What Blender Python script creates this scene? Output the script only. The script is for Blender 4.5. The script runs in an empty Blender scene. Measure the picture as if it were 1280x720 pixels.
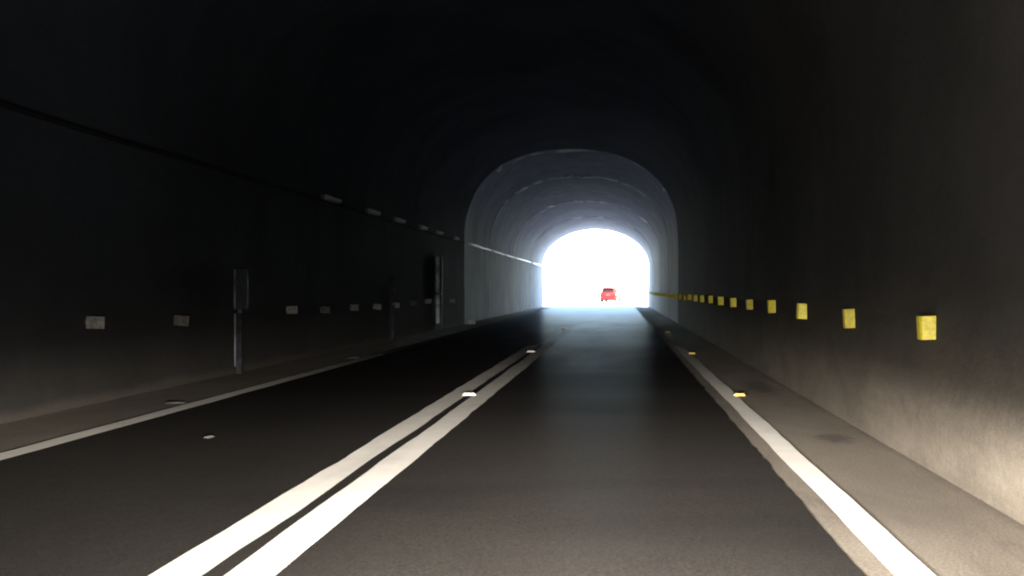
import bpy, bmesh, math, random
from mathutils import Vector, noise as mnoise

R = math.radians
random.seed(7)
scene = bpy.context.scene
COL = scene.collection

# ------------------------------------------------------------------ metrics
F = 1500.0            # focal length in photo pixels (1280 wide)
VX, VY = 775.0, 362.0  # vanishing point of the tunnel axis in the photo
H = 1.40              # eye height
XL, XR = -6.45, 2.40  # tunnel walls
XC = (XL + XR) / 2
HW = (XR - XL) / 2
Y_RING = 49.7         # where the dark lining ends and the pale lining begins
Y_END = 99.0          # the mouth of the tunnel
Y_BACK = -45.0


def ground_z(y):
    return 0.0 if y <= Y_END else -0.0062 * (y - Y_END)


# ------------------------------------------------------------------ helpers
def link(o, parent=None):
    COL.objects.link(o)
    if parent is not None:
        o.parent = parent
    return o


def mesh_obj(name, verts, faces, mat, parent=None, smooth=False, loc=None):
    me = bpy.data.meshes.new(name)
    me.from_pydata([tuple(v) for v in verts], [], faces)
    me.update()
    o = bpy.data.objects.new(name, me)
    if mat is not None:
        me.materials.append(mat)
    if smooth:
        for p in me.polygons:
            p.use_smooth = True
    if loc is not None:
        o.location = loc
    return link(o, parent)


def bm_obj(name, bm, mat, parent=None, smooth=False, loc=None):
    bmesh.ops.recalc_face_normals(bm, faces=bm.faces[:])
    me = bpy.data.meshes.new(name)
    bm.to_mesh(me)
    bm.free()
    o = bpy.data.objects.new(name, me)
    me.materials.append(mat)
    if smooth:
        for p in me.polygons:
            p.use_smooth = True
    if loc is not None:
        o.location = loc
    return link(o, parent)


def thing(name, label, cat, loc=(0, 0, 0), rz=0.0, group=None):
    o = bpy.data.objects.new(name, None)
    o.empty_display_size = 0.2
    o.location = loc
    o.rotation_euler = (0, 0, rz)
    return tag(link(o), label, cat, group)


def tag(o, label, cat, group=None):
    o['label'] = label
    o['category'] = cat
    if group:
        o['group'] = group
    return o


def struct(o, label=None):
    o['kind'] = 'structure'
    if label:
        o['label'] = label
    return o


def add_box(bm, x0, x1, y0, y1, z0, z1, bevel=0.0):
    r = bmesh.ops.create_cube(bm, size=1.0)
    vs = r['verts']
    for v in vs:
        v.co.x = x0 + (v.co.x + 0.5) * (x1 - x0)
        v.co.y = y0 + (v.co.y + 0.5) * (y1 - y0)
        v.co.z = z0 + (v.co.z + 0.5) * (z1 - z0)
    if bevel > 0:
        es = list({e for v in vs for e in v.link_edges})
        bmesh.ops.bevel(bm, geom=es, offset=bevel, segments=2, affect='EDGES', profile=0.6)


def add_prism(bm, poly, axis, a0, a1):
    """poly: list of 2D points; axis 'x','y','z' extrusion from a0 to a1"""
    def mk(p, a):
        if axis == 'x':
            return (a, p[0], p[1])
        if axis == 'y':
            return (p[0], a, p[1])
        return (p[0], p[1], a)
    va = [bm.verts.new(mk(p, a0)) for p in poly]
    vb = [bm.verts.new(mk(p, a1)) for p in poly]
    bm.faces.new(va)
    bm.faces.new(vb[::-1])
    n = len(poly)
    for i in range(n):
        j = (i + 1) % n
        bm.faces.new((va[i], vb[i], vb[j], va[j]))


def add_tube(bm, pts, r, seg=8):
    rings = []
    for i, p in enumerate(pts):
        p = Vector(p)
        a = Vector(pts[max(0, i - 1)])
        b = Vector(pts[min(len(pts) - 1, i + 1)])
        d = (b - a).normalized()
        up = Vector((0, 0, 1)) if abs(d.z) < 0.9 else Vector((1, 0, 0))
        u = d.cross(up).normalized()
        w = u.cross(d).normalized()
        rings.append([bm.verts.new(p + (u * math.cos(2 * math.pi * k / seg) + w * math.sin(2 * math.pi * k / seg)) * r)
                      for k in range(seg)])
    for i in range(len(rings) - 1):
        for k in range(seg):
            bm.faces.new((rings[i][k], rings[i][(k + 1) % seg], rings[i + 1][(k + 1) % seg], rings[i + 1][k]))
    bm.faces.new(rings[0][::-1])
    bm.faces.new(rings[-1])


def copy_thing(o):
    c = o.copy()
    COL.objects.link(c)
    for ch in list(o.children):
        d = ch.copy()
        COL.objects.link(d)
        d.parent = c
        for g in list(ch.children):
            e = g.copy()
            COL.objects.link(e)
            e.parent = d
    return c


# ------------------------------------------------------------------ materials
class NT:
    def __init__(self, name):
        self.m = bpy.data.materials.new(name)
        self.m.use_nodes = True
        self.n = self.m.node_tree.nodes
        self.l = self.m.node_tree.links
        self.b = self.n['Principled BSDF']
        self.co = self.n.new('ShaderNodeNewGeometry').outputs['Position']

    def scaled(self, sx, sy, sz):
        v = self.n.new('ShaderNodeVectorMath')
        v.operation = 'MULTIPLY'
        self.l.new(self.co, v.inputs[0])
        v.inputs[1].default_value = (sx, sy, sz)
        return v.outputs[0]

    def noise(self, scale, detail=4, rough=0.55, vec=None, dist=0.0):
        t = self.n.new('ShaderNodeTexNoise')
        t.inputs['Scale'].default_value = scale
        t.inputs['Detail'].default_value = detail
        t.inputs['Roughness'].default_value = rough
        t.inputs['Distortion'].default_value = dist
        self.l.new(vec if vec is not None else self.co, t.inputs['Vector'])
        return t.outputs['Fac']

    def ramp(self, fac, stops, mode='LINEAR'):
        r = self.n.new('ShaderNodeValToRGB')
        r.color_ramp.interpolation = mode
        e = r.color_ramp.elements
        while len(e) < len(stops):
            e.new(0.5)
        for k, (p, c) in enumerate(stops):
            e[k].position = p
            if isinstance(c, (int, float)):
                c = (c, c, c)
            e[k].color = (c[0], c[1], c[2], 1)
        self.l.new(fac, r.inputs[0])
        return r.outputs[0]

    def mix(self, fac, a, b, mode='MIX'):
        m = self.n.new('ShaderNodeMix')
        m.data_type = 'RGBA'
        m.blend_type = mode
        if isinstance(fac, (int, float)):
            m.inputs[0].default_value = fac
        else:
            self.l.new(fac, m.inputs[0])
        for k, s in ((6, a), (7, b)):
            if isinstance(s, tuple):
                m.inputs[k].default_value = (s[0], s[1], s[2], 1)
            else:
                self.l.new(s, m.inputs[k])
        return m.outputs[2]

    def math(self, op, a, b=None, c=None, clamp=False):
        m = self.n.new('ShaderNodeMath')
        m.operation = op
        m.use_clamp = clamp
        for k, s in enumerate((a, b, c)):
            if s is None:
                continue
            if isinstance(s, (int, float)):
                m.inputs[k].default_value = s
            else:
                self.l.new(s, m.inputs[k])
        return m.outputs[0]

    def sep(self):
        s = self.n.new('ShaderNodeSeparateXYZ')
        self.l.new(self.co, s.inputs[0])
        return s.outputs

    def out(self, color, rough=0.8, spec=0.4, bump=None, bstr=0.3, bdist=0.02, metal=0.0):
        b = self.b
        if isinstance(color, tuple):
            b.inputs['Base Color'].default_value = (color[0], color[1], color[2], 1)
        else:
            self.l.new(color, b.inputs['Base Color'])
        if isinstance(rough, (int, float)):
            b.inputs['Roughness'].default_value = rough
        else:
            self.l.new(rough, b.inputs['Roughness'])
        b.inputs['Specular IOR Level'].default_value = spec
        b.inputs['Metallic'].default_value = metal
        if bump is not None:
            n = self.n.new('ShaderNodeBump')
            n.inputs['Strength'].default_value = bstr
            n.inputs['Distance'].default_value = bdist
            self.l.new(bump, n.inputs['Height'])
            self.l.new(n.outputs[0], b.inputs['Normal'])
        return self.m


def mat_plain(name, col, rough=0.6, spec=0.4, metal=0.0, var=0.12, sc=14.0):
    t = NT(name)
    f = t.noise(sc, 5, 0.6)
    k0, k1 = 1 - var, 1 + var
    c = t.ramp(f, [(0.3, tuple(v * k0 for v in col)), (0.7, tuple(min(1, v * k1) for v in col))])
    return t.out(c, rough, spec, metal=metal, bump=f, bstr=0.08, bdist=0.004)


def mat_dark_lining():
    """soot stained sprayed concrete with pale mineral blooms and road dust near the foot"""
    t = NT('sooty_lining')
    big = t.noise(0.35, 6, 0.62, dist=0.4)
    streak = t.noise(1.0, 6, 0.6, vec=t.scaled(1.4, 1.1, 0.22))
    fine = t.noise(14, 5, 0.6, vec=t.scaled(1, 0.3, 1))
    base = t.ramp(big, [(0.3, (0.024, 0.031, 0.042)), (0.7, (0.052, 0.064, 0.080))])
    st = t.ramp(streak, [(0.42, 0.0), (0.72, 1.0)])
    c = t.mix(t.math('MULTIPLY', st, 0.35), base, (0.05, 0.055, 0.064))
    # the right side is mixed towards brown
    c = t.mix(t.ramp(t.math('MULTIPLY', t.sep()[0], 0.4), [(0.3, 0.0), (0.85, 0.75)]), c, t.ramp(big, [(0.3, (0.036, 0.034, 0.030)), (0.7, (0.066, 0.061, 0.053))]))
    # splash zone: road dust thrown on the lowest metre and a bit, cloudy upper edge raised and softened to carry headlamp glow
    z = t.sep()[2]
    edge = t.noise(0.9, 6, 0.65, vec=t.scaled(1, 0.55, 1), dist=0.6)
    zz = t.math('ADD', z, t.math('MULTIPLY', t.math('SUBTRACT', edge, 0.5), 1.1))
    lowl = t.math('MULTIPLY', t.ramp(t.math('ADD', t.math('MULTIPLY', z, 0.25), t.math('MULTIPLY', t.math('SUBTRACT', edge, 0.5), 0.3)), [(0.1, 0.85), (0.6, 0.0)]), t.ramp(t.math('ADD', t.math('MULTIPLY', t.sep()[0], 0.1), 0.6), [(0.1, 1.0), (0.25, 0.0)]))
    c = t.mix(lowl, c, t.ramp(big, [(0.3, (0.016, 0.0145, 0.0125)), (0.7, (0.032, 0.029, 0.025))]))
    zz2 = t.math('ADD', z, t.math('MULTIPLY', t.math('SUBTRACT', edge, 0.5), 0.25))
    dust = t.ramp(t.math('MULTIPLY', zz, 0.5), [(0.15, 1.0), (0.85, 0.0)], 'EASE')
    side = t.ramp(t.math('ADD', t.math('MULTIPLY', t.sep()[0], 0.1), 0.6), [(0.2, 0.10), (0.7, 1.0)])
    dust = t.math('MULTIPLY', dust, side)
    cloud = t.noise(1.5, 6, 0.6, vec=t.scaled(1, 0.45, 1), dist=0.8)
    dcol = t.ramp(cloud, [(0.28, (0.085, 0.076, 0.063)), (0.5, (0.106, 0.095, 0.079)), (0.72, (0.126, 0.113, 0.095))])
    c = t.mix(dust, c, dcol)
    c = t.mix(t.ramp(fine, [(0.35, 0.15), (0.6, 0.0)]), c, (0.015, 0.015, 0.015))
    h = t.math('ADD', t.math('MULTIPLY', fine, 0.35), t.noise(6, 6, 0.6))
    speck = t.noise(60, 4, 0.8)
    c = t.mix(t.ramp(speck, [(0.42, 0.3), (0.58, 0.0)]), c, (0.012, 0.012, 0.012))
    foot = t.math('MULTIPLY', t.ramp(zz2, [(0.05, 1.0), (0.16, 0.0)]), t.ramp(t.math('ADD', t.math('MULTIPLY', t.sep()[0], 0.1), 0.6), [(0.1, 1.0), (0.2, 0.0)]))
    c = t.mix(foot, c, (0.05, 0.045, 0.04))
    return t.out(c, 0.92, 0.08, bump=h, bstr=0.3, bdist=0.02)


def mat_concrete(name, lo, hi, grime=0.5):
    t = NT(name)
    big = t.noise(0.5, 6, 0.6, dist=0.3)
    streak = t.noise(1.0, 6, 0.6, vec=t.scaled(1.6, 1.6, 0.18))
    fine = t.noise(18, 5, 0.62)
    c = t.ramp(big, [(0.3, lo), (0.7, hi)])
    g = t.math('MULTIPLY', t.ramp(streak, [(0.45, 0.0), (0.75, 1.0)]), grime)
    c = t.mix(g, c, tuple(v * 0.35 for v in lo))
    c = t.mix(t.ramp(fine, [(0.4, 0.2), (0.6, 0.0)]), c, tuple(v * 0.5 for v in lo))
    return t.out(c, 0.82, 0.35, bump=fine, bstr=0.3, bdist=0.012)


def mat_asphalt():
    t = NT('asphalt')
    sp = t.noise(70, 4, 0.75)
    mid = t.noise(7, 5, 0.6)
    track = t.noise(0.55, 5, 0.6, vec=t.scaled(1.0, 0.16, 1), dist=0.4)
    c = t.ramp(sp, [(0.38, (0.019, 0.0182, 0.0174)), (0.62, (0.044, 0.0405, 0.037))])
    c = t.mix(t.ramp(track, [(0.35, 0.0), (0.75, 0.5)]), c, (0.018, 0.0178, 0.0178))
    c = t.mix(t.ramp(mid, [(0.5, 0.0), (0.8, 0.25)]), c, (0.040, 0.038, 0.035))
    # resurfaced patch bands across the lane
    patch = t.noise(0.22, 3, 0.5, vec=t.scaled(0.35, 1.0, 1))
    c = t.mix(t.ramp(patch, [(0.54, 0.0), (0.6, 0.45)]), c, (0.016, 0.016, 0.0165))
    band = t.noise(0.3, 4, 0.6, vec=t.scaled(0.25, 1.0, 1))
    h = t.math('ADD', sp, t.math('MULTIPLY', mid, 0.6))
    # daylight sheen put into the colour: asphalt turns paler towards the exit
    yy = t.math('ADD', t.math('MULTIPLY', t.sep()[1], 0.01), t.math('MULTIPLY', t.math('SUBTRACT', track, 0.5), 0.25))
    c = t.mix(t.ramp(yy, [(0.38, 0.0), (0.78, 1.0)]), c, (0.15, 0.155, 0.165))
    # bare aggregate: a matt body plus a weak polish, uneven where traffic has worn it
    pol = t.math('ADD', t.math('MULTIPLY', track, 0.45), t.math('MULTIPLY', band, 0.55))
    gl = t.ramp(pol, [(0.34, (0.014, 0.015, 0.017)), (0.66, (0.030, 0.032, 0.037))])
    gl = t.mix(t.ramp(yy, [(0.22, 0.0), (0.55, 1.0)]), gl, t.mix(0.5, gl, (0.19, 0.205, 0.235)))  # reflection colour raised towards the exit to paint in the daylight sheen
    t.n.remove(t.b)
    bp = t.n.new('ShaderNodeBump')
    bp.inputs['Strength'].default_value = 0.12
    bp.inputs['Distance'].default_value = 0.004
    t.l.new(h, bp.inputs['Height'])
    df = t.n.new('ShaderNodeBsdfDiffuse')
    t.l.new(c, df.inputs['Color'])
    t.l.new(bp.outputs[0], df.inputs['Normal'])
    gs = t.n.new('ShaderNodeBsdfGlossy')
    gs.inputs['Roughness'].default_value = 0.30
    t.l.new(gl, gs.inputs['Color'])
    ad = t.n.new('ShaderNodeAddShader')
    t.l.new(df.outputs[0], ad.inputs[0])
    t.l.new(gs.outputs[0], ad.inputs[1])
    t.l.new(ad.outputs[0], t.n['Material Output'].inputs['Surface'])
    return t.m


def mat_shoulder():
    t = NT('dusty_shoulder')
    a = t.noise(1.3, 6, 0.62, vec=t.scaled(1, 0.35, 1), dist=0.6)
    f = t.noise(45, 5, 0.7)
    pat = t.noise(0.8, 5, 0.6, vec=t.scaled(1.6, 0.5, 1), dist=0.9)
    c = t.ramp(a, [(0.28, (0.165, 0.145, 0.12)), (0.52, (0.225, 0.199, 0.166)), (0.75, (0.275, 0.246, 0.208))])
    c = t.mix(t.ramp(pat, [(0.58, 0.0), (0.72, 0.75)]), c, (0.075, 0.068, 0.06))
    c = t.mix(t.ramp(f, [(0.35, 0.35), (0.55, 0.0)]), c, (0.06, 0.055, 0.05))
    # two damp, dirty spots at the foot of the right wall
    for (px, py, rx, ry) in ((2.02, 11.3, 0.24, 0.5), (2.0, 17.2, 0.3, 1.5)):
        o = t.sep()
        dx = t.math('DIVIDE', t.math('SUBTRACT', o[0], px), rx)
        dy = t.math('DIVIDE', t.math('SUBTRACT', o[1], py), ry)
        d = t.math('SQRT', t.math('ADD', t.math('MULTIPLY', dx, dx), t.math('MULTIPLY', dy, dy)))
        d = t.math('ADD', d, t.math('MULTIPLY', t.math('SUBTRACT', t.noise(5, 6, 0.7), 0.5), 2.2))
        c = t.mix(t.ramp(d, [(0.25, 0.7), (1.0, 0.0)], 'EASE'), c, (0.05, 0.044, 0.038))
    # grit collected along the seam with the wall
    sx = t.math('ADD', t.sep()[0], t.math('MULTIPLY', t.math('SUBTRACT', t.noise(3, 6, 0.7), 0.5), 0.25))
    c = t.mix(t.ramp(t.math('SUBTRACT', sx, 1.8), [(0.5, 0.0), (0.62, 0.6)]), c, (0.07, 0.062, 0.054))
    grit = t.noise(55, 4, 0.8)
    c = t.mix(t.ramp(grit, [(0.42, 0.55), (0.56, 0.0)]), c, (0.06, 0.054, 0.048))
    h = t.math('ADD', f, t.math('MULTIPLY', a, 1.5))
    return t.out(c, 0.92, 0.2, bump=h, bstr=0.4, bdist=0.012)


def mat_paint(name, wear, y0=0.17, y1=0.33):
    t = NT(name)
    f = t.noise(30, 6, 0.7)
    w = t.noise(2.2, 6, 0.65)
    c = t.ramp(w, [(0.3, (0.78, 0.765, 0.72)), (0.65, (0.88, 0.87, 0.83))])
    k = t.math('ADD', f, t.math('MULTIPLY', w, 0.5))
    tyre = t.noise(0.7, 5, 0.6, vec=t.scaled(3.0, 0.5, 1))
    c = t.mix(t.ramp(tyre, [(0.5, 0.0), (0.75, 0.3)]), c, (0.2, 0.19, 0.175))
    chip = t.ramp(k, [(0.48 + wear, 0.75), (0.62 + wear, 0.0)])
    # deeper in, the paint fades out with distance: bare asphalt shows through
    y = t.sep()[1]
    gone = t.ramp(t.math('ADD', t.math('MULTIPLY', y, 0.01), t.math('MULTIPLY', t.math('SUBTRACT', w, 0.5), 0.12)), [(y0, 0.0), (y1, 0.9), (y1 + 0.2, 1.0)])
    bare = t.math('MAXIMUM', chip, gone)
    m = t.out(c, 0.7, 0.3, bump=f, bstr=0.2, bdist=0.004)
    tr = t.n.new('ShaderNodeBsdfTransparent')
    mx = t.n.new('ShaderNodeMixShader')
    t.l.new(bare, mx.inputs[0])
    t.l.new(t.b.outputs[0], mx.inputs[1])
    t.l.new(tr.outputs[0], mx.inputs[2])
    t.l.new(mx.outputs[0], t.n['Material Output'].inputs['Surface'])
    return m



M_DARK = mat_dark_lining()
M_MID = mat_concrete('grey_lining', (0.25, 0.285, 0.335), (0.355, 0.40, 0.46), 0.5)
M_PALE = mat_concrete('pale_lining', (0.24, 0.275, 0.325), (0.345, 0.39, 0.45), 0.5)


def mat_joint():
    """construction joint with crusts of white lime where water comes through"""
    t = NT('limy_joint')
    big = t.noise(0.5, 6, 0.6, dist=0.3)
    c = t.ramp(big, [(0.3, (0.24, 0.275, 0.325)), (0.7, (0.335, 0.38, 0.44))])
    st = t.noise(1.0, 6, 0.6, vec=t.scaled(1.6, 1.6, 0.18))
    c = t.mix(t.math('MULTIPLY', t.ramp(st, [(0.45, 0.0), (0.75, 1.0)]), 0.6), c, (0.09, 0.093, 0.098))
    p = t.noise(0.75, 6, 0.62, vec=t.scaled(1, 0.5, 1), dist=0.5)
    z = t.math('MULTIPLY', t.math('SUBTRACT', t.sep()[2], 5.2), 0.06)
    k = t.ramp(t.math('ADD', p, z), [(0.58, 0.0), (0.64, 1.0)])
    c = t.mix(k, c, (0.84, 0.84, 0.83))
    return t.out(c, 0.75, 0.4, bump=p, bstr=0.3, bdist=0.02)


M_JOINT = mat_joint()
M_MOUTH = mat_concrete('dimmed_mouth_lining', (0.075, 0.09, 0.115), (0.125, 0.148, 0.185), 0.5)  # last bay darkened in colour to hold back daylight glare
M_OUTER = mat_concrete('weathered_concrete', (0.28, 0.27, 0.25), (0.4, 0.39, 0.37), 0.5)
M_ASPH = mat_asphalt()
M_SHLD = mat_shoulder()
M_PAINT = mat_paint('white_road_paint', -0.06)
M_PAINT2 = mat_paint('worn_road_paint', -0.07, 0.17, 0.28)
M_YEL = mat_plain('yellow_reflective_sheet', (0.66, 0.57, 0.045), 0.5, 0.4, var=0.3, sc=22)
M_YELS = [M_YEL, mat_plain('grimy_yellow_sheet', (0.56, 0.48, 0.045), 0.5, 0.4, var=0.3, sc=18), mat_plain('bright_yellow_sheet', (0.82, 0.74, 0.05), 0.45, 0.5, var=0.2, sc=24)]
M_YELB = mat_plain('amber_lens', (0.85, 0.55, 0.12), 0.25, 0.6, var=0.08, sc=40)
M_WHT = mat_plain('white_lens', (0.85, 0.85, 0.82), 0.25, 0.6, var=0.08, sc=40)
M_DIRTY = mat_plain('dirty_white_plate', (0.14, 0.136, 0.13), 0.6, 0.4, var=0.6, sc=18)
M_DULL = mat_plain('sooty_steel', (0.022, 0.024, 0.028), 0.8, 0.1, var=0.5, sc=7)
M_SOOTY = mat_plain('sooty_plate', (0.07, 0.067, 0.063), 0.7, 0.3, var=0.7, sc=16)
M_STEEL = mat_plain('grey_steel', (0.014, 0.019, 0.028), 0.6, 0.25, var=0.5, sc=9)
M_TRIM = mat_plain('pale_metal_trim', (0.10, 0.115, 0.14), 0.5, 0.4, var=0.7, sc=5)
M_TRIM2 = mat_plain('bright_metal_trim', (0.27, 0.30, 0.36), 0.45, 0.4, var=0.6, sc=5)
M_DSTEEL = mat_plain('dark_steel', (0.06, 0.062, 0.065), 0.5, 0.4, var=0.2, sc=9)
M_LAMP = mat_plain('lamp_cover', (0.24, 0.25, 0.26), 0.5, 0.6, var=0.1, sc=10)
M_PIPE = mat_plain('grey_conduit', (0.010, 0.010, 0.011), 0.85, 0.1, var=0.3, sc=3)
M_PIPE2 = mat_plain('pale_conduit', (0.7, 0.71, 0.72), 0.4, 0.5, var=0.15, sc=3)
M_RUBBLE = mat_plain('pale_rubble', (0.5, 0.5, 0.49), 0.9, 0.2, var=0.3, sc=12)
M_STONE = mat_plain('grey_stone', (0.08, 0.077, 0.072), 0.9, 0.2, var=0.3, sc=12)
M_RED = mat_plain('red_car_paint', (0.15, 0.021, 0.013), 0.6, 0.06, var=0.04, sc=3)
M_GLASS = mat_plain('dark_car_glass', (0.03, 0.008, 0.008), 0.5, 0.05, var=0.1, sc=3)
M_TAIL = mat_plain('red_tail_lens', (0.5, 0.01, 0.01), 0.25, 0.4, var=0.05, sc=3)
M_TYRE = mat_plain('tyre_rubber', (0.02, 0.02, 0.02), 0.8, 0.2, var=0.1)
M_RIM = mat_plain('wheel_rim', (0.4, 0.4, 0.4), 0.35, 0.5, var=0.1)
M_PLATE = mat_plain('number_plate', (0.10, 0.07, 0.065), 0.5, 0.1, var=0.05)
M_GROUND = mat_concrete('pale_dusty_ground', (0.30, 0.31, 0.32), (0.42, 0.43, 0.44), 0.2)
M_PROAD = mat_concrete('sunbleached_concrete_road', (0.3, 0.3, 0.29), (0.42, 0.41, 0.39), 0.15)
M_HILL = mat_concrete('scrubby_hillside', (0.06, 0.075, 0.03), (0.11, 0.12, 0.06), 0.4)


# ------------------------------------------------------------------ tunnel
def lerp(a, b, t):
    return a + (b - a) * t


def crown(y):
    if y <= Y_RING:
        return 7.225
    return lerp(7.24, 6.44, min(1, (y - Y_RING) / (Y_END - Y_RING)) ** 0.75)


def expo(y):
    if y <= Y_RING:
        return 2.35
    return lerp(2.35, 1.95, min(1, (y - Y_RING) / (Y_END - Y_RING)))


SPRING = 3.40


def profile(y, grow=0.0, n_wall=12, n_arch=46, dz=0.0):
    """(x, z) points from the left foot over the crown to the right foot"""
    a = HW + grow
    b = crown(y) + grow + dz - SPRING
    e = expo(y)
    pts = [(XC - a, -0.12 + (SPRING + 0.12) * i / n_wall) for i in range(n_wall)]
    for i in range(n_arch + 1):
        th = math.pi * i / n_arch
        c, s = math.cos(th), math.sin(th)
        x = -math.copysign(abs(c) ** (2 / e), c) * a
        z = abs(s) ** (2 / e) * b
        pts.append((XC + x, SPRING + z))
    pts += [(XC + a, SPRING - (SPRING + 0.12) * (i + 1) / n_wall) for i in range(n_wall)]
    return pts


def lining(name, y0, y1, step, grow, rough, mat, parent, yprof=None):
    n = max(2, int(round((y1 - y0) / step)) + 1)
    verts, faces = [], []
    m = None
    for i in range(n):
        y = lerp(y0, y1, i / (n - 1))
        yy = min(max(y, y0 + 1e-4), y1 - 1e-4)
        pr = profile(yy, grow)
        m = len(pr)
        for k, (x, z) in enumerate(pr):
            if rough:
                d = mnoise.fractal(Vector((x * 0.55, y * 0.4, z * 0.55)), 1.0, 2.0, 4) * rough
                dx, dz = XC - x, 2.6 - z
                if z < SPRING:
                    dz = 0
                L = math.hypot(dx, dz) or 1
                d += abs(mnoise.noise(Vector((x * 1.7, y * 1.3, z * 1.7)))) * rough * 0.6
                d *= 1.0 if z > 1.6 else max(0.12, z / 1.6)
                x += dx / L * d
                z += dz / L * d
            verts.append((x, y, z))
    for i in range(n - 1):
        for k in range(m - 1):
            a = i * m + k
            faces.append((a, a + 1, a + m + 1, a + m))
    return mesh_obj(name, verts, faces, mat, parent, smooth=True)


def ring_band(name, y0, y1, g_in, g_out, mat, parent, jag=0.0):
    """an arch-shaped collar with thickness between two offsets of the profile"""
    verts, faces = [], []
    loops = []
    for (y, g) in ((y0, g_out), (y0, g_in), (y1, g_in), (y1, g_out)):
        pr = profile((y0 + y1) / 2 if y0 > Y_RING else Y_RING + 0.5, g)
        L = []
        for k, (x, z) in enumerate(pr):
            j = 0
            if jag and g == g_in:
                j = (mnoise.noise(Vector((x * 1.1, y0, z * 1.1))) * 0.6 + mnoise.noise(Vector((x * 3.3, y0 + 9, z * 3.3))) * 0.4) * jag
            L.append(len(verts))
            s = 1 + j / HW
            verts.append((XC + (x - XC) * s, y, z if z < SPRING else SPRING + (z - SPRING) * s))
        loops.append(L)
    for a, b in ((0, 1), (1, 2), (2, 3), (3, 0)):
        for k in range(len(loops[a]) - 1):
            faces.append((loops[a][k], loops[a][k + 1], loops[b][k + 1], loops[b][k]))
    return mesh_obj(name, verts, faces, mat, parent, smooth=False)


tun = thing('tunnel', 'arched concrete road tunnel, sooty in front and pale grey towards its bright open mouth', 'tunnel')
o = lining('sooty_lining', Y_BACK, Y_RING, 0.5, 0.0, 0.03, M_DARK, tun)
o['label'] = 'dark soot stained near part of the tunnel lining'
# pale lining cast in bays with a joint at every end; each bay very slightly out of line with its neighbour
bays = [(Y_RING, 59.0, 0.00, M_MID), (59.0, 72.0, -0.012, M_PALE), (72.0, 85.5, -0.005, M_PALE), (85.5, Y_END, -0.02, M_MOUTH)]
for (a, b, g, m) in bays:
    lining('concrete_bay', a + 0.003, b, 0.75, g, 0.02, m, tun)
for (y, g, wd) in ((Y_RING, 0.0, 1.3), (59.0, -0.012, 0.8), (72.0, -0.012, 1.3), (85.5, -0.02, 0.35)):
    ring_band('joint_rib', y - 0.02, y + wd, g - 0.012, g + 0.3, M_JOINT, tun, 0.015)
# portal headwall, seen from outside only
hw_pts_in = profile(Y_END, -0.06)
verts, faces = [], []
nI = len(hw_pts_in)
for y in (Y_END, Y_END + 0.6):
    for (x, z) in hw_pts_in:
        verts.append((x, y, z))
    for (x, z) in hw_pts_in:
        dx, dz = x - XC, z - 1.0
        s = min(10.0 / max(abs(dx), 1e-3), 9.5 / max(dz, 1e-3) if dz > 0 else 1e9)
        s = max(s, 1.2)
        verts.append((XC + dx * s, y, -0.3 if z < 0.0 else 1.0 + dz * s if dz > 0 else z))
B = 2 * nI
for k in range(nI - 1):
    faces += [(k, k + 1, nI + k + 1, nI + k), (B + k, B + nI + k, B + nI + k + 1, B + k + 1),
              (k, B + k, B + k + 1, k + 1), (nI + k, nI + k + 1, B + nI + k + 1, B + nI + k)]
mesh_obj('portal_wall', verts, faces, M_OUTER, tun)
# added end cap far behind the viewer, keeps daylight out of the tube
pr = profile(-44, 0.5)
mesh_obj('added_end_cap', [(x, Y_BACK, z) for x, z in pr], [tuple(range(len(pr)))], M_DARK, tun)


# ------------------------------------------------------------------ ground, road, shoulders
def strip(name, xa, xb, y0, y1, dy, z, mat, wob_a=0.0, wob_b=0.0, seed=0.0, freq=1.2, gz=True):
    verts, faces = [], []
    n = int((y1 - y0) / dy) + 1
    for i in range(n + 1):
        y = lerp(y0, y1, i / n)
        wa = (mnoise.noise(Vector((y * freq, seed, 0))) + 0.5 * mnoise.noise(Vector((y * freq * 4, seed, 3)))) * wob_a
        wb = (mnoise.noise(Vector((y * freq, seed, 7))) + 0.5 * mnoise.noise(Vector((y * freq * 4, seed, 11)))) * wob_b
        zz = z + (ground_z(y) if gz else 0)
        verts += [(xa + wa, y, zz), (xb + wb, y, zz)]
    for i in range(n):
        faces.append((2 * i, 2 * i + 1, 2 * i + 3, 2 * i + 2))
    return mesh_obj(name, verts, faces, mat)


struct(strip('shoulder', XL - 0.3, XR + 0.3, Y_BACK, Y_END, 1.0, 0.0, M_SHLD))
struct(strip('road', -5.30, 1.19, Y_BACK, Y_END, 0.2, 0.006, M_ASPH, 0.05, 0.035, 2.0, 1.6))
struct(strip('road', -5.6, 1.6, Y_END + 0.002, 900, 8, 0.02, M_PROAD))
# one ground sheet outside, to the horizon
gv, gf = [], []
ys = [Y_END, 110, 140, 200, 300, 500, 900, 1600, 3000]
xs = [-1500, -400, -100, -30, -8, 4, 30, 100, 400, 1500]
for y in ys:
    for x in xs:
        gv.append((x, y, ground_z(min(y, 900))))
for i in range(len(ys) - 1):
    for k in range(len(xs) - 1):
        a = i * len(xs) + k
        gf.append((a, a + 1, a + 1 + len(xs), a + len(xs)))
struct(mesh_obj('ground', gv, gf, M_GROUND))
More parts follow.
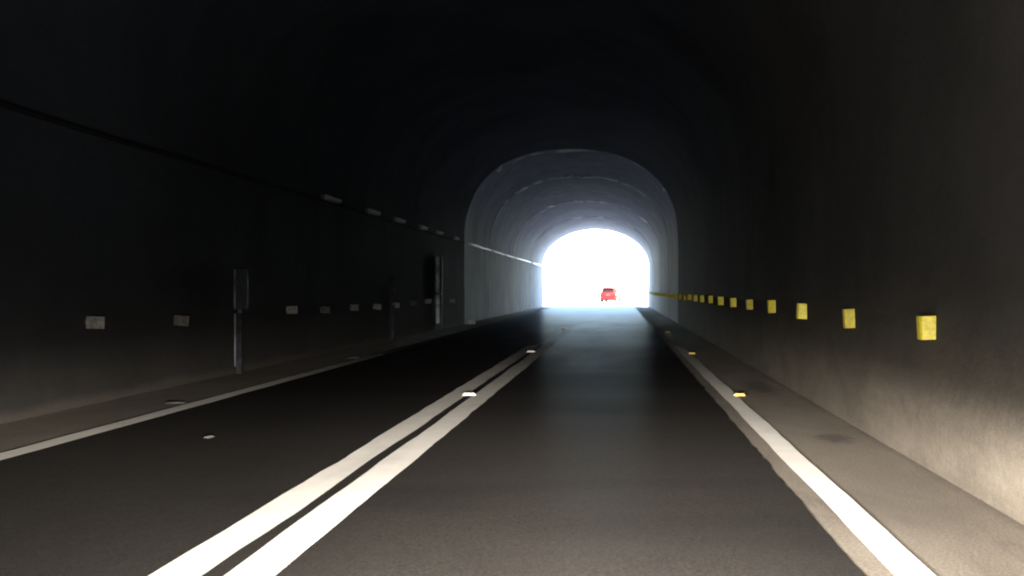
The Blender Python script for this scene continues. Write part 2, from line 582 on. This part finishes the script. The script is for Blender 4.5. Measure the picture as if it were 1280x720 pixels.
# hill the tunnel runs through (outside the view)
hv, hf = [], []
nx, ny = 41, 36
for j in range(ny):
    y = lerp(Y_BACK - 40, Y_END, j / (ny - 1))
    for i in range(nx):
        x = XC + lerp(-80, 80, i / (nx - 1))
        e = min(1.0, (y - (Y_BACK - 40)) / 30.0)
        hgt = 11 + 18 * math.exp(-((y - 20) / 45) ** 2) * math.exp(-((x - XC) / 40) ** 2) + 1.5 * mnoise.noise(Vector((x * .08, y * .08, 0)))
        if abs(x - XC) > 12:
            hgt *= max(0.0, 1 - ((abs(x - XC) - 12) / 68)) ** 0.8
        hv.append((x, y, hgt * e - 0.5 * (1 - e)))
for j in range(ny - 1):
    for i in range(nx - 1):
        a = j * nx + i
        hf.append((a, a + 1, a + nx + 1, a + nx))
struct(mesh_obj('hill', hv, hf, M_HILL, smooth=True))

# painted lines
struct(strip('centre_line', -2.285, -2.03, Y_BACK, Y_END, 0.25, 0.011, M_PAINT, 0.02, 0.02, 5, 0.45))
struct(strip('centre_line', -1.93, -1.675, Y_BACK, Y_END, 0.25, 0.011, M_PAINT, 0.02, 0.02, 9, 0.45))
struct(strip('edge_line', 1.335, 1.535, Y_BACK, Y_END, 0.25, 0.011, M_PAINT, 0.018, 0.018, 13, 0.45))
struct(strip('edge_line', -5.27, -5.04, Y_BACK, Y_END, 0.25, 0.011, M_PAINT2, 0.012, 0.012, 17, 0.9))

# ------------------------------------------------------------------ delineators on the right wall
ORD = ['nearest', 'second', 'third', 'fourth', 'fifth', 'sixth', 'seventh', 'eighth', 'ninth', 'tenth', 'eleventh', 'twelfth']


def make_right_delineator():
    t = thing('wall_reflector', 'x', 'reflector')
    # folded sheet: sloped face towards the traffic, flat outer face, sloped back
    bm = bmesh.new()
    z0, z1 = -0.095, 0.095
    prof = [(0.0, -0.012), (-0.05, -0.008), (-0.146, 0.02), (-0.158, 0.05), (-0.158, 0.13), (-0.146, 0.15), (0.0, 0.2)]
    add_prism(bm, prof, 'z', z0, z1)
    bmesh.ops.bevel(bm, geom=bm.edges[:], offset=0.004, segments=1, affect='EDGES')
    bm_obj('reflective_sheet', bm, M_YEL, t)
    bm = bmesh.new()
    add_box(bm, -0.03, 0.03, 0.02, 0.17, -0.115, 0.115, 0.004)
    bm_obj('back_plate', bm, M_DSTEEL, t)
    return t


rp = make_right_delineator()
d0, sp = 9.1, 3.13
k = 0
while d0 + k * sp < Y_END - 3:
    y = d0 + k * sp
    o = rp if k == 0 else copy_thing(rp)
    jx = random.uniform(-0.008, 0.008)
    o.location = (XR + 0.038 + jx if y < Y_RING else XR + 0.04, y, 1.128 + random.uniform(-0.02, 0.02))
    o.rotation_euler = (random.uniform(-0.06, 0.06), random.uniform(-0.06, 0.06), random.uniform(-0.10, 0.10))
    o.scale = (random.uniform(0.92, 1.05), 1.0, random.uniform(0.95, 1.05))
    for ch in o.children:
        if ch.name.startswith('reflective_sheet') and k > 0:
            ch.material_slots[0].link = 'OBJECT'
            ch.material_slots[0].material = M_YELS[k % 3] if k < 5 else M_YELS[2]  # far sheets brighter in colour, standing in for headlamp light thrown back
    if k == 0:
        lb = 'largest yellow reflector on the right wall, nearest of the row'
    elif k < 12:
        lb = 'yellow reflector on the right wall, %s of the row from the near end' % ORD[k]
    else:
        lb = 'tiny yellow reflector far down the right wall where the row runs together'
    tag(o, lb, 'reflector', 'yellow reflectors along the right wall')
    k += 1


def make_left_delineator():
    t = thing('wall_reflector', 'x', 'reflector')
    bm = bmesh.new()
    add_box(bm, 0.0, 0.21, -0.012, 0.012, -0.075, 0.075, 0.006)
    bm_obj('reflective_sheet', bm, M_DIRTY, t)
    bm = bmesh.new()
    add_box(bm, -0.10, 0.06, 0.014, 0.03, -0.03, 0.03, 0.003)
    bm_obj('bracket', bm, M_DSTEEL, t)
    return t


lp = make_left_delineator()
lys = [14.75, 17.65, 23.6, 26.3, 29.2, 31.9, 34.6, 37.6, 40.4, 46.2]
ll = ['dirty white reflector plate on the left wall, largest and nearest of its row',
      'dim white reflector plate on left wall between the nearest one and the grey box',
      'pale reflector plate on left wall just beyond the grey box on its pedestal']
for i in range(3, 10):
    ll.append('small pale reflector plate on the left wall, %s from the near end' % ORD[i])
for i, y in enumerate(lys):
    o = lp if i == 0 else copy_thing(lp)
    o.location = (XL + 0.02, y * 0.98, 0.985 + random.uniform(-0.03, 0.03))
    o.rotation_euler = (random.uniform(-0.05, 0.05), random.uniform(-0.1, 0.1), random.uniform(-0.3, 0.3))
    if i in (1, 3, 7):
        for ch in o.children:
            if ch.name.startswith('reflective_sheet'):
                ch.material_slots[0].link = 'OBJECT'
                ch.material_slots[0].material = M_SOOTY
    tag(o, ll[i], 'reflector', 'white reflectors along the left wall')


# ------------------------------------------------------------------ road studs
def make_stud(mat):
    t = thing('road_stud', 'x', 'road stud')
    bm = bmesh.new()
    r = bmesh.ops.create_cube(bm, size=1.0)
    for v in bm.verts:
        top = v.co.z > 0
        v.co.x *= 0.13 if not top else 0.10
        v.co.y *= 0.12 if not top else 0.05
        v.co.z = 0.03 if top else 0.0
    bmesh.ops.bevel(bm, geom=bm.edges[:], offset=0.005, segments=2, affect='EDGES')
    bm_obj('housing', bm, M_RIM, t)
    bm = bmesh.new()
    # lens on the sloped face towards the viewer
    v = [bm.verts.new(c) for c in ((-0.056, -0.0605, 0.004), (0.056, -0.0605, 0.004), (0.046, -0.031, 0.0285), (-0.046, -0.031, 0.0285))]
    f = bm.faces.new(v)
    e = bmesh.ops.extrude_face_region(bm, geom=[f])
    for q in e['geom']:
        if isinstance(q, bmesh.types.BMVert):
            q.co += Vector((0, -0.009, 0.011))
    bm_obj('lens', bm, mat, t)
    return t


ws, ys_ = make_stud(M_WHT), make_stud(M_YELB)
white = [(-1.98, 15.8, 'white road stud between the two centre lines, nearest and largest'),
         (-1.98, 26.7, 'white road stud between the centre lines, second from the near end'),
         (-1.98, 42.0, 'white road stud on the centre lines, farthest, just before the daylight sheen'),
         (-5.44, 14.7, 'pale road stud beside the left edge line, near the frame side'),
         (-5.42, 24.4, 'faint pale road stud beside the left edge line, the farther one')]
for i, (x, y, lb) in enumerate(white):
    o = ws if i == 0 else copy_thing(ws)
    o.location = (x, y, 0.0075)
    o.scale = (1.5, 1.2, 0.95) if x > -3 else (1.8, 1.0, 0.5)
    if x < -3:
        for ch in o.children:
            ch.material_slots[0].link = 'OBJECT'
            ch.material_slots[0].material = M_DIRTY
    tag(o, lb, 'road stud', 'white road studs')
yel = [(1.56, 15.7, 'yellow glowing road stud beside the right edge line, the nearest one'),
       (1.55, 25.9, 'yellow road stud beside the right edge line, second along'),
       (1.55, 38.9, 'faint yellow road stud beside the right edge line, third along')]
for i, (x, y, lb) in enumerate(yel):
    o = ys_ if i == 0 else copy_thing(ys_)
    o.location = (x, y, 0.012)
    o.scale = (1.25, 1.1, 0.85)
    tag(o, lb, 'road stud', 'yellow road studs')

# ------------------------------------------------------------------ left wall fittings
# conduit along the springing of the vault
cd = thing('wall_conduit', 'thin conduit pipe running along the left wall above head height', 'conduit', (XL + 0.09, 0, 3.30))
pts = []
y = -20.0
while y < Y_RING - 0.4:
    pts.append((0, y, 0.02 * mnoise.noise(Vector((y * 0.3, 0, 0)))))
    y += 1.0
bm = bmesh.new()
add_tube(bm, pts, 0.035)
bm_obj('pipe', bm, M_PIPE, cd, smooth=True)
for (a, b) in ((Y_RING + 0.5, 58.6), (59.6, 65.2), (66.0, 71.6), (72.5, 85.0), (86.0, Y_END - 0.2)):
    bm = bmesh.new()
    n = int((b - a) / 1.0) + 1
    add_tube(bm, [(0.04, lerp(a, b, i / n), 0.02 + 0.03 * mnoise.noise(Vector((i * 0.5, a, 0)))) for i in range(n + 1)], 0.05)
    bm_obj('pale_pipe', bm, M_PIPE2, cd, smooth=True)


def make_lamp():
    t = thing('wall_lamp', 'x', 'lamp')
    bm = bmesh.new()
    add_box(bm, -0.05, 0.03, -0.62, 0.62, -0.05, 0.06, 0.01)
    bm_obj('housing', bm, M_DSTEEL, t)
    bm = bmesh.new()
    n = 8
    poly = [(0.032 + 0.085 * math.sin(math.pi * i / n), -0.055 * math.cos(math.pi * i / n)) for i in range(n + 1)]
    add_prism(bm, poly, 'y', -0.58, 0.58)
    bm_obj('diffuser', bm, M_LAMP, t)
    return t


lm = make_lamp()
lamps = [26.0, 30.4, 34.0, 38.0, 41.4, 45.6]
lamp_lb = ['unlit strip lamp on the left wall conduit, nearest and faintest',
           'unlit strip lamp on the left wall conduit, second from the near end',
           'unlit strip lamp on the left wall conduit, third from the near end',
           'unlit strip lamp on the left wall conduit, fourth from the near end',
           'unlit strip lamp on the left wall above the tall far panel',
           'unlit strip lamp on the left wall, last before the pale lining']
for i, y in enumerate(lamps):
    o = lm if i == 0 else copy_thing(lm)
    o.location = (XL + 0.17, y, 3.36)
    o.rotation_euler = (0, random.uniform(-0.1, 0.1), random.uniform(-0.02, 0.02))
    tag(o, lamp_lb[i], 'lamp', 'unlit strip lamps along the left wall')


def cabinet(name, lb, y, top, mid, bot, w1, w2, trim, cat='cabinet'):
    ms = M_STEEL if trim > 0.02 else M_DULL
    t = thing(name, lb, cat, (XL + 0.03, y, 0.0))
    bm = bmesh.new()
    add_box(bm, 0.0, w1, 0.0, 0.16, mid + 0.03, top, 0.012)
    bm_obj('box', bm, ms, t)
    bm = bmesh.new()
    add_box(bm, w1 + 0.001, w1 + 0.014, 0.02, 0.14, mid + 0.08, top - 0.05, 0.004)
    dr = bm_obj('door', bm, ms, t)
    bm = bmesh.new()
    add_box(bm, w1 + 0.014, w1 + 0.035, 0.03, 0.045, (top + mid) / 2 - 0.06, (top + mid) / 2 + 0.06, 0.004)
    bm_obj('handle', bm, M_DSTEEL, dr)
    bm = bmesh.new()
    add_box(bm, 0.03, 0.03 + w2, 0.02, 0.14, 0.0, mid - 0.03, 0.008)
    bm_obj('pedestal', bm, M_DULL if trim < 0.1 else M_STEEL, t)
    bm = bmesh.new()
    add_box(bm, 0.05, 0.01 + w2, 0.05, 0.11, mid - 0.032, mid + 0.032, 0.002)
    bm_obj('neck', bm, M_DSTEEL, t)
    bm = bmesh.new()
    add_box(bm, 0.0, w2 + 0.1, -0.02, 0.18, 0.0, bot + 0.002, 0.01)
    bm.free()
    for (za, zb) in ((mid + 0.04, top - 0.01), (bot + 0.02, mid - 0.04)):
        bm = bmesh.new()
        add_box(bm, 0.002, trim, -0.012 if za > mid else 0.006, -0.001 if za > mid else 0.019, za, zb, 0.003)
        bm_obj('edge_trim', bm, M_DULL if trim < 0.02 else M_TRIM if trim < 0.1 else M_TRIM2, t)
    return t


cabinet('wall_cabinet', 'grey steel box on a narrow pedestal against the left wall, nearest', 19.95, 1.75, 1.04, 0.10, 0.19, 0.09, 0.03)
cabinet('wall_cabinet', 'faint small grey box on pedestal against the left wall, middle distance', 33.4, 1.78, 1.0, 0.12, 0.12, 0.10, 0.015)
cabinet('tall_cabinet', 'tall slim pale steel panel against left wall shortly before the pale lining', 41.9, 2.55, 1.25, 0.2, 0.20, 0.17, 0.11)


# ------------------------------------------------------------------ loose bits
def lump(name, loc, sx, sy, sz, mat, seed):
    bm = bmesh.new()
    bmesh.ops.create_icosphere(bm, subdivisions=3, radius=1.0)
    for v in bm.verts:
        d = 1 + 0.35 * mnoise.fractal(v.co * 1.3 + Vector((seed, 0, 0)), 1.0, 2.0, 3)
        v.co = Vector((v.co.x * sx * d, v.co.y * sy * d, max(v.co.z * sz * d, -0.15 * sz)))
    return bm_obj(name, bm, mat, None, True, loc)


tag(lump('rubble_lump', (XL + 0.35, 48.6, 0.03), 0.22, 0.3, 0.13, M_RUBBLE, 1), 'pale lump of rubble at the foot of left wall where pale lining starts', 'rubble')
tag(lump('pebble', (-3.87, 11.3, 0.012), 0.04, 0.07, 0.015, M_STONE, 5), 'small pale stone lying on the asphalt of the left lane', 'stone')



# ------------------------------------------------------------------ the red car outside
def make_car(loc, yaw):
    t = thing('hatchback_car', 'small red hatchback driving in the glare beyond the tunnel mouth', 'car', loc, yaw)
    W = 0.79
    # cross stations along the car (y forward): lower body half width, cabin roof line
    bm = bmesh.new()
    st = [(-1.80, 0.32, 0.74, 0.92), (-1.74, 0.26, 0.78, 0.98), (-1.2, 0.2, W, 1.0), (0.0, 0.18, W, 0.97), (0.75, 0.2, W, 0.95),
          (1.45, 0.24, 0.76, 0.82), (1.78, 0.3, 0.66, 0.66)]
    rings = []
    for (y, z0, w, z1) in st:
        pts = [(-w * 0.93, z0), (-w, z0 + 0.12), (-w, z1 - 0.18), (-w * 0.93, z1), (w * 0.93, z1), (w, z1 - 0.18), (w, z0 + 0.12), (w * 0.93, z0)]
        rings.append([bm.verts.new((x, y, z)) for x, z in pts])
    for a, b in zip(rings, rings[1:]):
        for k in range(8):
            bm.faces.new((a[k], a[(k + 1) % 8], b[(k + 1) % 8], b[k]))
    bm.faces.new(rings[0]); bm.faces.new(rings[-1][::-1])
    # cabin
    cr = []
    for (y, w, z) in ((-1.76, 0.70, 0.965), (-1.42, 0.60, 1.44), (-0.9, 0.60, 1.5), (0.05, 0.58, 1.48), (0.85, 0.68, 0.93)):
        cr.append([bm.verts.new(p) for p in ((-w if z < 1 else -0.73, y, 0.9), (-w, y, z), (w, y, z), (w if z < 1 else 0.73, y, 0.9))])
    for a, b in zip(cr, cr[1:]):
        for k in range(4):
            bm.faces.new((a[k], a[(k + 1) % 4], b[(k + 1) % 4], b[k]))
    bm.faces.new(cr[0]); bm.faces.new(cr[-1][::-1])
    bmesh.ops.bevel(bm, geom=bm.edges[:], offset=0.02, segments=2, affect='EDGES')
    bm_obj('body', bm, M_RED, t, True)
    bm = bmesh.new()
    add_box(bm, -0.62, 0.62, -1.60, -1.36, 1.475, 1.505, 0.008)
    bm_obj('roof_spoiler', bm, M_RED, t)
    # rear window (on the sloped tailgate)
    bm = bmesh.new()
    q = [(-0.58, -1.737, 1.02), (0.58, -1.737, 1.02), (0.51, -1.475, 1.385), (-0.51, -1.475, 1.385)]
    vs = [bm.verts.new(c) for c in q] + [bm.verts.new((x, y - 0.012, z + 0.008)) for x, y, z in q]
    for f in ((0, 1, 2, 3), (7, 6, 5, 4), (0, 4, 5, 1), (1, 5, 6, 2), (2, 6, 7, 3), (3, 7, 4, 0)):
        bm.faces.new([vs[i] for i in f])
    bm_obj('rear_window', bm, M_GLASS, t)
    for s in (-1, 1):
        bm = bmesh.new()
        q = [(-1.2, 1.03), (0.55, 1.03), (0.02, 1.40), (-1.15, 1.42)]
        a = [bm.verts.new((s * (0.728 if z < 1.2 else 0.632), y, z)) for y, z in q]
        b = [bm.verts.new((s * (0.70 if z < 1.2 else 0.60), y, z)) for y, z in q]
        bm.faces.new(a); bm.faces.new(b[::-1])
        for k in range(4):
            bm.faces.new((a[k], b[k], b[(k + 1) % 4], a[(k + 1) % 4]))
        bm_obj('side_window', bm, M_GLASS, t)
        bm = bmesh.new()
        add_box(bm, s * 0.74 - 0.07, s * 0.74 + 0.04, -1.86, -1.74, 0.68, 0.93, 0.02)
        bm_obj('tail_light', bm, M_TAIL, t)
        bm = bmesh.new()
        add_box(bm, s * 0.87 - 0.09, s * 0.87 + 0.07, 0.42, 0.52, 0.95, 1.08, 0.025)
        bm_obj('door_mirror', bm, M_RED, t)
        for y in (-1.12, 1.12):
            bm = bmesh.new()
            bmesh.ops.create_cone(bm, cap_ends=True, segments=24, radius1=0.3, radius2=0.3, depth=0.19)
            for v in bm.verts:
                v.co = Vector((s * 0.715 + v.co.z, y + v.co.x, 0.3 + v.co.y))
            bmesh.ops.bevel(bm, geom=bm.edges[:], offset=0.015, segments=1, affect='EDGES')
            wh = bm_obj('wheel', bm, M_TYRE, t)
            bm = bmesh.new()
            bmesh.ops.create_cone(bm, cap_ends=True, segments=20, radius1=0.19, radius2=0.17, depth=0.02)
            for v in bm.verts:
                v.co = Vector((s * (0.822 + v.co.z), y + v.co.x, 0.3 + v.co.y))
            bm_obj('rim', bm, M_RIM, wh)
    bm = bmesh.new()
    add_box(bm, -0.76, 0.76, -1.90, -1.76, 0.30, 0.54, 0.03)
    bm_obj('bumper', bm, M_RED, t)
    bm = bmesh.new()
    add_box(bm, -0.17, 0.17, -1.822, -1.803, 0.66, 0.80, 0.004)
    bm_obj('number_plate', bm, M_PLATE, t)
    return t


yc = 168.0
red_car = make_car(((764 - VX) / F * yc, yc, ground_z(yc) + 0.02), R(-10))
red_car.scale = (1.42, 1.42, 1.42)


# ------------------------------------------------------------------ light
SUN_EL, SUN_AZ = 58.0, 95.0   # azimuth clockwise from +Y; high on the right
w = bpy.data.worlds.new('World')
scene.world = w
w.use_nodes = True
nt = w.node_tree
sky = nt.nodes.new('ShaderNodeTexSky')
sky.sky_type = 'NISHITA'
sky.sun_disc = False
sky.sun_elevation = R(SUN_EL)
sky.sun_rotation = R(SUN_AZ)
sky.air_density = 1.0
sky.dust_density = 0.6
sky.ozone_density = 2.5
nt.links.new(sky.outputs[0], nt.nodes['Background'].inputs['Color'])
nt.nodes['Background'].inputs['Strength'].default_value = 0.15

sun = bpy.data.lights.new('sun', 'SUN')
sun.energy = 2.0
sun.use_shadow = True
sun.angle = R(0.5)
sun.color = (1.0, 0.975, 0.94)
so = link(bpy.data.objects.new('sun', sun))
dirv = Vector((math.sin(R(SUN_AZ)) * math.cos(R(SUN_EL)), math.cos(R(SUN_AZ)) * math.cos(R(SUN_EL)), math.sin(R(SUN_EL))))
so.rotation_euler = dirv.to_track_quat('Z', 'Y').to_euler()
so.location = (0, 0, 60)


# dipped headlamps of the car the picture is taken from: one beam pattern, two lamps
def curve_node(n, l, val, lo, hi, pts):
    mr = n.new('ShaderNodeMapRange')
    mr.inputs[1].default_value = lo
    mr.inputs[2].default_value = hi
    l.new(val, mr.inputs[0])
    fc = n.new('ShaderNodeFloatCurve')
    c = fc.mapping.curves[0]
    P = [((x - lo) / (hi - lo), y) for x, y in pts]
    while len(c.points) < len(P):
        c.points.new(0.5, 0.5)
    for q, p in zip(c.points, P):
        q.location = p
        q.handle_type = 'VECTOR'
    fc.mapping.update()
    l.new(mr.outputs[0], fc.inputs['Value'])
    return fc.outputs[0]


V_TAB = [(-20, 0.4138), (-12, 0.5379), (-8.4, 0.5862), (-6, 0.7586), (-3.8, 1.0), (-2.1, 0.5862), (-1.2, 0.4138), (-0.4, 0.2483), (0.6, 0.11), (1.5, 0.08), (2.9, 0.0552), (6, 0.034), (12, 0.036), (20, 0.036)]
H_TAB = [(-70, 0), (-45, .05), (-30, .42), (-14, .5), (-6, .9), (0, 1.0), (6, .95), (14, .72), (30, .45), (45, .2), (70, 0)]
HEAD_POWER = 1305.0


def headlamp(x):
    L = bpy.data.lights.new('headlamp', 'POINT')
    L.energy = HEAD_POWER
    L.shadow_soft_size = 0.06
    L.color = (1.0, 0.90, 0.79)
    L.use_nodes = True
    n, l = L.node_tree.nodes, L.node_tree.links
    em = [q for q in n if q.type == 'EMISSION'][0]
    tc = n.new('ShaderNodeTexCoord')
    sp_ = n.new('ShaderNodeSeparateXYZ')
    l.new(tc.outputs['Normal'], sp_.inputs[0])

    def m(op, a, b=None):
        q = n.new('ShaderNodeMath')
        q.operation = op
        for k_, s in enumerate((a, b)):
            if s is None:
                continue
            if isinstance(s, (int, float)):
                q.inputs[k_].default_value = s
            else:
                l.new(s, q.inputs[k_])
        return q.outputs[0]
    el = m('MULTIPLY', m('ARCSINE', sp_.outputs[2]), 180 / math.pi)
    az = m('MULTIPLY', m('ARCTAN2', sp_.outputs[0], sp_.outputs[1]), 180 / math.pi)
    v = curve_node(n, l, el, -20, 20, V_TAB)
    h = curve_node(n, l, az, -70, 70, H_TAB)
    l.new(m('MULTIPLY', v, h), em.inputs['Strength'])
    o = link(bpy.data.objects.new('headlamp', L))
    o.location = (x, 1.5, 0.66)
    return o


headlamp(-0.85)
headlamp(0.35)

# ------------------------------------------------------------------ camera
cam = bpy.data.cameras.new('camera')
cam.sensor_width = 36.0
cam.lens = F / 1280 * 36.0
cam.shift_x = -(VX - 640) / 1280
cam.shift_y = (VY - 360) / 1280
cam.clip_start = 0.05
cam.clip_end = 6000
cam.dof.use_dof = True
cam.dof.focus_distance = 12.0
cam.dof.aperture_fstop = 3.0
co = link(bpy.data.objects.new('camera', cam))
co.location = (0, 0, H)
co.rotation_euler = (R(90), 0, 0)
scene.camera = co

# ------------------------------------------------------------------ render
scene.render.engine = 'CYCLES'
scene.view_settings.view_transform = 'Standard'
scene.view_settings.look = 'None'
scene.view_settings.exposure = 4.6
scene.view_settings.gamma = 1.0
scene.view_settings.use_curve_mapping = False
cy = scene.cycles
cy.max_bounces = 10
cy.diffuse_bounces = 7
cy.glossy_bounces = 4
cy.sample_clamp_indirect = 0.6
cy.use_denoising = True
cy.filter_width = 2.0
